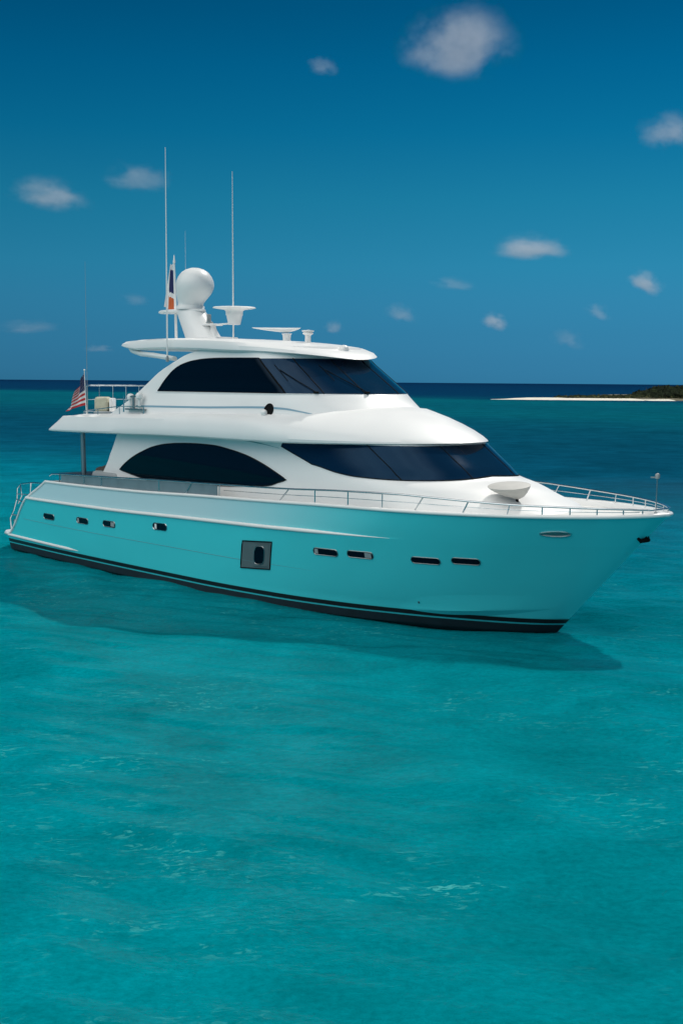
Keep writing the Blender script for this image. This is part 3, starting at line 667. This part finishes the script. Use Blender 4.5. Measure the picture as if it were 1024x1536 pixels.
# foredeck dish and jackstaff
DISHM = mat('pale_grey_plastic', (.52, .51, .48), .6, var=.06, vscale=3)  # pale grey base colour with slight tone variation
m = MB(); m.lathe([(.0, .05, .20), (.06, .06, .20), (.20, .12, .16), (.36, .22, .08), (.48, .33, .02), (.52, .385, 0), (.525, .40, 0), (.50, .41, 0), (.30, .45, 0), (.0, .47, 0)], (0, 0, 0), 40)
Rm = Matrix.Rotation(rad(46.4), 4, 'Z') @ Matrix.Rotation(rad(-4), 4, 'Y') @ Matrix.Rotation(rad(6), 4, 'X')
m.xf(lambda v: Vector((-.78, -1.01, 3.24)) + Rm @ v); dish = obj('foredeck_dish', m, DISHM, yacht, sharp=50)
m = MB(); m.tube([(-.64, -.87, 3.2), (-.66, -.90, 3.36)], .035, 8); obj('dish_stalk', m, BLACK, dish, sharp=60)
m = MB(); m.tube([(2.66, 0, 3.12), (2.67, 0, 4.0)], .012, 6); m.lathe([(.02, 3.12), (.05, 3.12), (.04, 3.2), (.0, 3.21)], (2.66, 0, 0), 8); js = obj('jackstaff', m, STEELD, yacht, sharp=60)
m = MB(); m.lathe([(.0, 3.96), (.05, 3.98), (.055, 4.06), (.03, 4.09), (.0, 4.10)], (2.67, 0, 0), 10); m.box((2.62, -.05, 4.0), (.16, .03, .03), rot=.8); obj('anchor_light', m, GREY, js, sharp=60)

# ================================================================== things on the yacht
# national ensign hanging from the aft staff
def ensign():
    mb = MB(); nu, nv = 40, 26; fl = Vector((-.70, -.55, 0)).normalized(); side = Vector((-.62, .78, 0)).normalized()
    def P(s, h):
        top = Vector((-18.49, -2.0, 6.38)); bot = Vector((-18.42, -2.0, 5.26))
        p = top.lerp(bot, h)
        d = Vector((0, 0, 0)); a = 0
        run = .74*s**.9; drop = .80*s**1.15*(1-.72*h)
        fold = .11*math.sin(13*s+2.2*h)*s**.5
        return p+fl*(run*(.45+.55*h)+.05*math.sin(9*s+4*h)*s)+Vector((0, 0, -drop))+side*fold
    mi_rows = []
    rows_ = [[P(i/nu, j/nv) for i in range(nu+1)] for j in range(nv+1)]
    vs = [p for r in rows_ for p in r]; n = nu+1
    for j in range(nv):
        for i in range(nu):
            s_i = int(j/2); 
            m_ = 0 if (s_i < 7 and i < nu*.42) else (1 if s_i % 2 == 0 else 2)
            mb.f.append((j*n+i, j*n+i+1, (j+1)*n+i+1, (j+1)*n+i)); mb.mi.append(m_)
    mb.v = [tuple(p) for p in vs]
    st_ = MB()
    for r in range(9):
        for cidx in range(6 if r % 2 == 0 else 5):
            s0 = (.42)*((cidx+.5 if r % 2 == 0 else cidx+1)/6); h0 = (7/13)*((r+.5)/9)
            pts = []
            for k in range(10):
                a = math.pi/2+k*math.pi/5; rr_ = .018 if k % 2 == 0 else .007
                pts.append((s0+rr_*math.cos(a)*.8, h0-rr_*math.sin(a)))
            q = [P(max(a, 0), max(b, 0)) for a, b in pts]; ctr = P(s0, h0)
            nn = (q[2]-ctr).cross(q[0]-ctr).normalized()
            for sgn in (1, -1):
                st_.add([p+nn*.004*sgn for p in q], [tuple(range(10))])
    return mb, st_
fm, fs = ensign()
fo = obj('flag', fm, [BLUEC, REDC, WHITEC], None, sharp=80, label='striped red, white and blue flag with stars, drooping from the short stern staff', cat='flag')
obj('stars', fs, WHITEC, fo, smooth=False)
# narrow house flag on the mast staff
mb = MB(); nu, nv = 14, 40
def P2(s, h):
    z = lerp(10.0, 8.58, h); xs_ = lerp(-16.02, -15.97, h); wdt = lerp(.10, .36, h**.8)
    fl = Vector((-.75, -.45, 0)).normalized()
    return Vector((xs_, 0, z))+fl*(wdt*s+.045)+Vector((-.5, .85, 0))*(.05*math.sin(7*s+3*h)*s)+Vector((0, 0, -.16*(1-s)*h**2+.02*math.sin(9*s)))
n = nu+1; mb.v = [tuple(P2(i/nu, j/nv)) for j in range(nv+1) for i in range(n)]
for j in range(nv):
    for i in range(nu):
        h = (j+.5)/nv; s_ = (i+.5)/nu; hh = h+.08*(s_-.5)
        c_ = 2 if s_ > .62 else (2 if hh < .12 else 0 if hh < .62 else 2 if hh < .72 else 1)
        mb.f.append((j*n+i, j*n+i+1, (j+1)*n+i+1, (j+1)*n+i)); mb.mi.append(c_)
obj('pennant', mb, [BLUEC, ORANGE, WHITEC], None, sharp=80, label='narrow blue, white and orange flag hanging limp beside the white dome', cat='flag')
# canvas covered raft canister on the aft upper deck
def roundbox(c, d, b): m = MB(); m.box(c, d, bev=b, rot=.75); return m
rb = obj('deck_canister', roundbox((-17.75, -1.75, 5.30), (.46, .62, .5), .09), CREAM, None, sharp=60, label='cream canvas covered canister standing beside the striped flag on the upper aft deck', cat='canister')
obj('end_cap', roundbox((-17.52, -1.52, 5.28), (.10, .6, .46), .04), TRIM, rb, sharp=60)
obj('cradle', roundbox((-17.72, -1.72, 5.0), (.6, .6, .14), .02), STEELD, rb)

# ================================================================== SEA
def cam_xy(d, l): p = CAM_POS+FWD*d+RIGHT*l; return p.x, p.y
def axis(lo, hi, step, far):
    a = list(np.arange(lo, hi+step/2, step)); s_ = step; x = a[-1]; up = []
    while x < far: s_ *= 1.16; x += s_; up.append(x)
    s_ = step; x = a[0]; dn = []
    while x > -far: s_ *= 1.16; x -= s_; dn.append(x)
    return np.array(dn[::-1]+a+up)
da = axis(9, 44, .13, 50000); da = da[da > -300]
la = axis(-15, 13, .13, 50000)
Dg, Lg = np.meshgrid(da, la, indexing='ij')
X = CAM_POS.x+FWD.x*Dg+RIGHT.x*Lg; Y = CAM_POS.y+FWD.y*Dg+RIGHT.y*Lg
Z = np.zeros_like(X)
for k in range(26):
    lam = 0.7*1.13**k*.9; ang = rng.normal(2.1, .55); kx, ky = math.cos(ang)*2*math.pi/lam, math.sin(ang)*2*math.pi/lam
    ph = rng.uniform(0, 6.28); Z += .0064*lam**.55*np.sin(kx*X+ky*Y+ph+.6*np.sin(.31*X+.2*Y+ph))
fade = np.clip((75-np.hypot(Dg-25, Lg))/35, 0, 1); Z *= fade
nd, nl = X.shape
me = bpy.data.meshes.new('sea'); co = np.stack([X, Y, Z], -1).reshape(-1, 3).astype(np.float32)
idx = np.arange(nd*nl).reshape(nd, nl); quads = np.stack([idx[:-1, :-1], idx[:-1, 1:], idx[1:, 1:], idx[1:, :-1]], -1).reshape(-1, 4)
quads = quads[:, ::-1]
me.vertices.add(len(co)); me.vertices.foreach_set('co', co.ravel())
me.loops.add(quads.size); me.loops.foreach_set('vertex_index', quads.ravel().astype(np.int32))
me.polygons.add(len(quads)); me.polygons.foreach_set('loop_start', np.arange(0, quads.size, 4, dtype=np.int32))
me.update(calc_edges=True); me.polygons.foreach_set('use_smooth', [True]*len(quads))
if me.polygons[0].normal.z < 0: me.flip_normals()
sea = bpy.data.objects.new('sea', me); COL.objects.link(sea); sea['kind'] = 'structure'
SM = bpy.data.materials.new('sea_water'); SM.use_nodes = True; t = SM.node_tree; p = t.nodes['Principled BSDF']; me.materials.append(SM)
def nd_(ty, **k):
    n_ = t.nodes.new(ty)
    for a, b in k.items(): setattr(n_, a, b)
    return n_
def lk(a, b): t.links.new(a, b)
def mth(op, a, b=None, c=None):
    n_ = nd_('ShaderNodeMath', operation=op)
    for i, v in enumerate((a, b, c)):
        if v is None: continue
        if isinstance(v, (int, float)): n_.inputs[i].default_value = v
        else: lk(v, n_.inputs[i])
    return n_.outputs[0]
geo = nd_('ShaderNodeNewGeometry')
def dotw(vec, off):
    n_ = nd_('ShaderNodeVectorMath', operation='DOT_PRODUCT'); lk(geo.outputs['Position'], n_.inputs[0]); n_.inputs[1].default_value = vec
    return mth('ADD', n_.outputs['Value'], off)
dist = dotw(FWD, -FWD.dot(CAM_POS)); lat = dotw(RIGHT, -RIGHT.dot(CAM_POS))
def noise(scale, detail=4, rough=.5, sx=1, sy=1, dist_=0.0, rot=0.0):
    """noise stretched along the wave crests (crests run roughly along RIGHT, turned by rot)"""
    c_, s_ = math.cos(rot), math.sin(rot)
    xx = mth('MULTIPLY', mth('ADD', mth('MULTIPLY', lat, c_), mth('MULTIPLY', dist, s_)), sx)
    yy = mth('MULTIPLY', mth('ADD', mth('MULTIPLY', dist, c_), mth('MULTIPLY', lat, -s_)), sy)
    cv = nd_('ShaderNodeCombineXYZ'); lk(xx, cv.inputs[0]); lk(yy, cv.inputs[1])
    n_ = nd_('ShaderNodeTexNoise'); n_.inputs['Scale'].default_value = scale; n_.inputs['Detail'].default_value = detail; n_.inputs['Roughness'].default_value = rough; n_.inputs['Distortion'].default_value = dist_
    lk(cv.outputs[0], n_.inputs['Vector']); return n_.outputs[0]
# depth zones offshore: water gets deeper away from the bank, with a pale sand flat near the islet
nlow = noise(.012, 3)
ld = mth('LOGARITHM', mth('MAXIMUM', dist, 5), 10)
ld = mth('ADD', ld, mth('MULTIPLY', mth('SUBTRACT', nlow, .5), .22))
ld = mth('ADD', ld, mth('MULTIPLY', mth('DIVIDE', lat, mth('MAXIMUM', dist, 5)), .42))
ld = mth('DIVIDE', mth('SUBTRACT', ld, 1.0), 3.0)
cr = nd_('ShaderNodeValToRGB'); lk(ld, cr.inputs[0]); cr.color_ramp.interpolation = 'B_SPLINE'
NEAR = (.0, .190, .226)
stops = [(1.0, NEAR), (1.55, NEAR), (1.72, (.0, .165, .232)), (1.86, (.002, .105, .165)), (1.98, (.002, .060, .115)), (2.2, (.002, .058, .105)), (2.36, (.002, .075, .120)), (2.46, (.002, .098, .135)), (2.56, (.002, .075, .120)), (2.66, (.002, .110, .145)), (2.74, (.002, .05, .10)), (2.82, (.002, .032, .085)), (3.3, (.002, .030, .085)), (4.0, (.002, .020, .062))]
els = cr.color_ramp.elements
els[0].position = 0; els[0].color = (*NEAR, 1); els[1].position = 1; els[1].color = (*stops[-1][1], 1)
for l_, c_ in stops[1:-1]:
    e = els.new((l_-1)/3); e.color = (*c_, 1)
# seabed patches
pn = noise(.16, 5, .55, dist_=.6); pr2 = nd_('ShaderNodeMapRange'); lk(pn, pr2.inputs[0]); pr2.inputs[1].default_value = .32; pr2.inputs[2].default_value = .68; pr2.inputs[3].default_value = .80; pr2.inputs[4].default_value = 1.14
pn2 = noise(.8, 7, .62, sx=.7, sy=1.0, dist_=.6, rot=.12); pr3 = nd_('ShaderNodeMapRange'); lk(pn2, pr3.inputs[0]); pr3.inputs[1].default_value = .3; pr3.inputs[2].default_value = .7; pr3.inputs[3].default_value = .82; pr3.inputs[4].default_value = 1.16
pn4 = noise(11, 7, .7, sx=.7, sy=1.0); pr4 = nd_('ShaderNodeMapRange'); lk(pn4, pr4.inputs[0]); pr4.inputs[1].default_value = .3; pr4.inputs[2].default_value = .7; pr4.inputs[3].default_value = .80; pr4.inputs[4].default_value = 1.18
mulv = mth('MULTIPLY', mth('MULTIPLY', pr2.outputs[0], pr3.outputs[0]), pr4.outputs[0])
mx = nd_('ShaderNodeMix', data_type='RGBA', blend_type='MULTIPLY'); mx.inputs[0].default_value = 1; lk(cr.outputs[0], mx.inputs[6]); lk(mulv, mx.inputs[7])
# pale glints on the ripples painted into the water colour, gathered in drifts
dr = noise(.20, 4, .6, sx=.8, dist_=.5, rot=.15); drm = nd_('ShaderNodeMapRange'); lk(dr, drm.inputs[0]); drm.inputs[1].default_value = .46; drm.inputs[2].default_value = .66
dr2 = noise(1.4, 4, .6, sx=.6, dist_=.5, rot=.1); drm2 = nd_('ShaderNodeMapRange'); lk(dr2, drm2.inputs[0]); drm2.inputs[1].default_value = .42; drm2.inputs[2].default_value = .62
fk = noise(7.5, 5, .68, sx=.55, sy=1.25, dist_=.9, rot=.05); fkm = nd_('ShaderNodeMapRange'); lk(fk, fkm.inputs[0]); fkm.inputs[1].default_value = .55; fkm.inputs[2].default_value = .62
fdm = nd_('ShaderNodeMapRange'); lk(dist, fdm.inputs[0]); fdm.inputs[1].default_value = 34; fdm.inputs[2].default_value = 55; fdm.inputs[3].default_value = .85; fdm.inputs[4].default_value = 0
fm_ = mth('MULTIPLY', mth('MULTIPLY', mth('MULTIPLY', drm.outputs[0], drm2.outputs[0]), fkm.outputs[0]), fdm.outputs[0])
mx2 = nd_('ShaderNodeMix', data_type='RGBA'); lk(fm_, mx2.inputs[0]); lk(mx.outputs[2], mx2.inputs[6]); mx2.inputs[7].default_value = (.07, .42, .41, 1)
lk(mx2.outputs[2], p.inputs['Base Color'])
rgh = nd_('ShaderNodeMapRange'); lk(dist, rgh.inputs[0]); rgh.inputs[1].default_value = 25; rgh.inputs[2].default_value = 140; rgh.inputs[3].default_value = .07; rgh.inputs[4].default_value = .45
p.inputs['Roughness'].default_value = .6; p.inputs['IOR'].default_value = 1.33
p.subsurface_method = 'BURLEY'; p.inputs['Subsurface Weight'].default_value = 0.35; p.inputs['Subsurface Radius'].default_value = (1, 1, 1); p.inputs['Subsurface Scale'].default_value = .4
spl = nd_('ShaderNodeMapRange'); lk(dist, spl.inputs[0]); spl.inputs[1].default_value = 25; spl.inputs[2].default_value = 80; spl.inputs[3].default_value = .42; spl.inputs[4].default_value = .0
p.inputs['Specular IOR Level'].default_value = 0.0
b1 = noise(2.0, 5, .6, sx=.75, sy=1.15, dist_=.5, rot=.1); b2 = noise(9, 4, .55, sx=.75, sy=1.15, rot=-.15); b3 = noise(.45, 3, .5, sx=.7, sy=1.3, rot=.2)
hgt = mth('ADD', mth('ADD', mth('MULTIPLY', b1, .10), mth('MULTIPLY', b2, .030)), mth('MULTIPLY', b3, .12))
bp = nd_('ShaderNodeBump'); bp.inputs['Strength'].default_value = .75; bp.inputs['Distance'].default_value = 1.0
lk(hgt, bp.inputs['Height']); lk(bp.outputs[0], p.inputs['Normal'])
bp2 = nd_('ShaderNodeBump'); bp2.inputs['Strength'].default_value = .30; bp2.inputs['Distance'].default_value = 1.0; lk(hgt, bp2.inputs['Height'])
gl = nd_('ShaderNodeBsdfGlossy'); lk(rgh.outputs[0], gl.inputs['Roughness']); lk(bp2.outputs[0], gl.inputs['Normal'])
fr_ = nd_('ShaderNodeFresnel'); fr_.inputs['IOR'].default_value = 1.33; lk(bp2.outputs[0], fr_.inputs['Normal'])
msh = nd_('ShaderNodeMixShader'); lk(mth('MULTIPLY', fr_.outputs[0], spl.outputs[0]), msh.inputs[0]); lk(p.outputs[0], msh.inputs[1]); lk(gl.outputs[0], msh.inputs[2])
lk(msh.outputs[0], t.nodes['Material Output'].inputs['Surface'])

# ================================================================== ISLET on the horizon
SAND = mat('white_sand', (.72, .68, .58), .9, var=.08, vscale=.3)
SCRUB = mat('scrub_green', (.035, .05, .018), .9, var=.5, vscale=.25)
SCRUBY = mat('dry_grass', (.10, .10, .04), .9, var=.4, vscale=.3)
def spit(name, l0, l1, dfun, wfun, hfun, m, n=120, **k):
    mb = MB(); rws = []
    for i in range(n+1):
        l = lerp(l0, l1, i/n); d = dfun(l); w = wfun(l); h = hfun(l); row = []
        for j in range(9):
            a = j/8; dd = d+w*a; z = h*math.sin(math.pi*a)**.8-.15*(1 if j in (0, 8) else 0)
            row.append((*cam_xy(dd, l), z))
        rws.append(row)
    mb.grid(rws); return obj(name, mb, m, None, sharp=60, **k)
def wob(l, s_=0): return .5*math.sin(l*.21+s_)+.3*math.sin(l*.53+1.7*s_)+.2*math.sin(l*1.31+s_)
spit('sandbar', 56, 125, lambda l: 455+2.5*wob(l*.6)-.06*(l-44), lambda l: 40*sstep(56, 82, l)+4, lambda l: (.1+.55*sstep(56, 74, l)), SAND, kind='structure')
spit('islet', 108, 330, lambda l: 452+2*wob(l), lambda l: 120, lambda l: 1.0*sstep(108, 118, l)+.8, mat('islet_ground', (.10, .09, .05), .95, var=.3, vscale=.2), kind='structure')
# low dune scrub, one uncountable mass of leaf tufts, and the denser thicket at the right
def tufts(name, count, place, m, size, **k):
    mb = MB()
    for _ in range(count):
        l, d, z, s_ = place(); x, y = cam_xy(d, l)
        for q in range(3):
            a = random.uniform(0, math.pi); e = random.uniform(.5, 1.2)*s_*size; dx, dy = math.cos(a)*e, math.sin(a)*e
            h = e*random.uniform(.7, 1.3); ox, oy, oz = random.uniform(-e, e), random.uniform(-e, e), random.uniform(-.3, .6)*e
            mb.add([(x+ox-dx, y+oy-dy, z+oz), (x+ox+dx, y+oy+dy, z+oz+random.uniform(-.3, .3)*h), (x+ox+dx*.5, y+oy+dy*.5, z+oz+h), (x+ox-dx*.6, y+oy-dy*.6, z+oz+h*random.uniform(.6, 1))], [(0, 1, 2, 3)], random.choice((0, 0, 1)))
    return obj(name, mb, m, None, smooth=False, **k)
def p_low():
    l = random.uniform(86, 134); edge = sstep(86, 104, l); return l, 468+random.uniform(0, 22), random.uniform(.4, .5+.85*edge*(.75+.3*wob(l, 2))), random.uniform(.6, 1.2)
SCRUBD = mat('dark_leaf', (.02, .032, .012), .9, var=.4, vscale=.4)
tufts('dune_scrub', 2600, p_low, [SCRUB, SCRUBY], .55, kind='stuff')
def p_thick():
    l = random.uniform(121, 205); top = (.8+2.9*sstep(119, 136, l)**.8)*(1+.12*wob(l*.7, 1)); dd = random.uniform(0, 40)
    return l, 468+dd, .6+top*random.random()**.6*(.72+.28*sstep(0, 25, dd)), random.uniform(.7, 1.4)
tufts('islet_thicket', 7000, p_thick, [SCRUBD, SCRUB], .8, kind='stuff')

# ================================================================== CLOUDS: real volumes far off over the sea
def cloud_mat(name, dens, seed, det=1.0, thr=.0):
    m = bpy.data.materials.new(name); m.use_nodes = True; t = m.node_tree; t.nodes.clear()
    o = t.nodes.new('ShaderNodeOutputMaterial'); v = t.nodes.new('ShaderNodeVolumePrincipled'); t.links.new(v.outputs[0], o.inputs['Volume'])
    tcx = t.nodes.new('ShaderNodeTexCoord'); ln = t.nodes.new('ShaderNodeVectorMath'); ln.operation = 'LENGTH'; sxz = t.nodes.new('ShaderNodeSeparateXYZ'); cxz = t.nodes.new('ShaderNodeCombineXYZ'); t.links.new(tcx.outputs['Object'], sxz.inputs[0]); t.links.new(sxz.outputs[0], cxz.inputs[0]); t.links.new(sxz.outputs[1], cxz.inputs[1]); mnz = t.nodes.new('ShaderNodeMath'); mnz.operation = 'MINIMUM'; mnz.inputs[1].default_value = 0; t.links.new(sxz.outputs[2], mnz.inputs[0]); mz2 = t.nodes.new('ShaderNodeMath'); mz2.operation = 'MULTIPLY_ADD'; mz2.inputs[1].default_value = .9; t.links.new(mnz.outputs[0], mz2.inputs[0]); t.links.new(sxz.outputs[2], mz2.inputs[2]); t.links.new(mz2.outputs[0], cxz.inputs[2]); t.links.new(cxz.outputs[0], ln.inputs[0])
    mp = t.nodes.new('ShaderNodeMapping'); mp.inputs['Location'].default_value = (seed*3.1, seed*1.7, seed); t.links.new(tcx.outputs['Object'], mp.inputs['Vector'])
    n = t.nodes.new('ShaderNodeTexNoise'); n.inputs['Scale'].default_value = 1.6*det; n.inputs['Detail'].default_value = 6; n.inputs['Roughness'].default_value = .62; t.links.new(mp.outputs[0], n.inputs['Vector'])
    def mm(op, a, b):
        q = t.nodes.new('ShaderNodeMath'); q.operation = op
        for i, x in enumerate((a, b)):
            if isinstance(x, (int, float)): q.inputs[i].default_value = x
            else: t.links.new(x, q.inputs[i])
        return q.outputs[0]
    core = mm('SUBTRACT', 1.0, ln.outputs['Value'])
    val = mm('ADD', mm('MULTIPLY', core, 1.45), mm('MULTIPLY', mm('SUBTRACT', n.outputs[0], .5), 5.4))
    mr = t.nodes.new('ShaderNodeMapRange'); mr.interpolation_type = 'SMOOTHSTEP'; mr.inputs[1].default_value = .20+thr; mr.inputs[2].default_value = 1.3+thr; t.links.new(val, mr.inputs[0])
    edge = t.nodes.new('ShaderNodeMapRange'); edge.interpolation_type = 'SMOOTHSTEP'; edge.inputs[1].default_value = .0; edge.inputs[2].default_value = .85; t.links.new(core, edge.inputs[0])
    d = mm('MULTIPLY', mm('MULTIPLY', mr.outputs[0], edge.outputs[0]), dens); t.links.new(d, v.inputs['Density'])
    v.inputs['Color'].default_value = (.86, .88, .92, 1); v.inputs['Anisotropy'].default_value = .2
    return m
def pix_dir(px, py):
    x = (px-512)/1800; y = (768-py)/1800; return r1*x+u1*y+f0
import mathutils
def cloud(px, py, w, h, tau, seed, label, D=3000, tilt=0, skew=0.0):
    c = CAM_POS+pix_dir(px, py)*D; rx = w/2/1800*D; rz = h/2/1800*D
    import bmesh
    bm = bmesh.new(); bmesh.ops.create_icosphere(bm, subdivisions=4, radius=1.0)
    for v in bm.verts:
        n = mathutils.noise.noise(v.co*1.6+Vector((seed*7.3, seed, 0)))*.22+mathutils.noise.noise(v.co*3.7+Vector((seed, 3, seed)))*.10
        v.co *= 1+n
        if v.co.z < 0: v.co.z *= .72
    me = bpy.data.meshes.new('cloud'); bm.to_mesh(me); bm.free()
    for f in me.polygons: f.use_smooth = True
    o = bpy.data.objects.new('cloud', me); COL.objects.link(o); o.location = c; o.scale = (rx, rx*.8, rz)
    o.rotation_euler = (0, 0, 0)
    Rz = Matrix(((RIGHT.x, FWD.x, 0), (RIGHT.y, FWD.y, 0), (0, 0, 1))).to_4x4() @ Matrix.Rotation(rad(tilt), 4, 'Y')
    o.matrix_world = Matrix.Translation(c) @ Rz @ Matrix.Diagonal((rx, rx*.7, rz, 1))
    m = cloud_mat('cloud_vapour', tau*.37/(rx*.7), seed); me.materials.append(m)
    o['label'] = label; o['category'] = 'cloud'; o['group'] = 'small clouds over the sea'
CL = [(688, 80, 190, 125, 3.4, 1, 'largest cloud, a broad pale heap near the top right of the sky', 0),
      (484, 102, 62, 34, .9, 2, 'small faint smudge of cloud left of the largest cloud at the top', 8),
      (1000, 203, 105, 68, 1.8, 3, 'soft pale cloud cut by the right edge of the picture', 0),
      (75, 299, 130, 58, 2.4, 4, 'wedge shaped cloud low in the left sky, brightest on the left side', 10),
      (205, 272, 120, 56, 1.2, 5, 'thin ragged cloud beside the tallest left aerial', 5),
      (793, 376, 130, 48, 3.2, 6, 'bright flat based cloud above the islet side of the sea', 2),
      (678, 428, 80, 26, .7, 7, 'faint flat wisp left below the bright flat based cloud', 6),
      (966, 427, 68, 40, 2.6, 8, 'small slanting cloud near the right edge above the islet thicket', 26),
      (741, 486, 48, 34, 2.4, 9, 'small round bright puff above the bow windscreen', 14),
      (896, 470, 54, 28, .9, 10, 'faint slanting shred of cloud below the slanting cloud', 22),
      (850, 512, 62, 40, .6, 11, 'very faint ragged puff just above the sandbar', 15),
      (602, 474, 62, 34, 1.0, 12, 'faint slanting puff right of the roof radar', 18),
      (501, 494, 36, 26, 1.1, 13, 'tiny round puff just right of the roof light', 0),
      (40, 493, 110, 30, .6, 14, 'long faint wisp at the far left above the horizon', -4),
      (203, 452, 62, 24, .4, 15, 'faint wisp left of the white satellite dome', 5),
      (150, 524, 56, 18, .6, 16, 'low thin wisp between the stern flag and the hardtop', 0)]
for i, (px, py, w, h, tau, sd, lab, tl) in enumerate(CL): cloud(px, py, w*1.15, h*1.4, tau, sd, lab, 2600+130*(i % 5), tl)
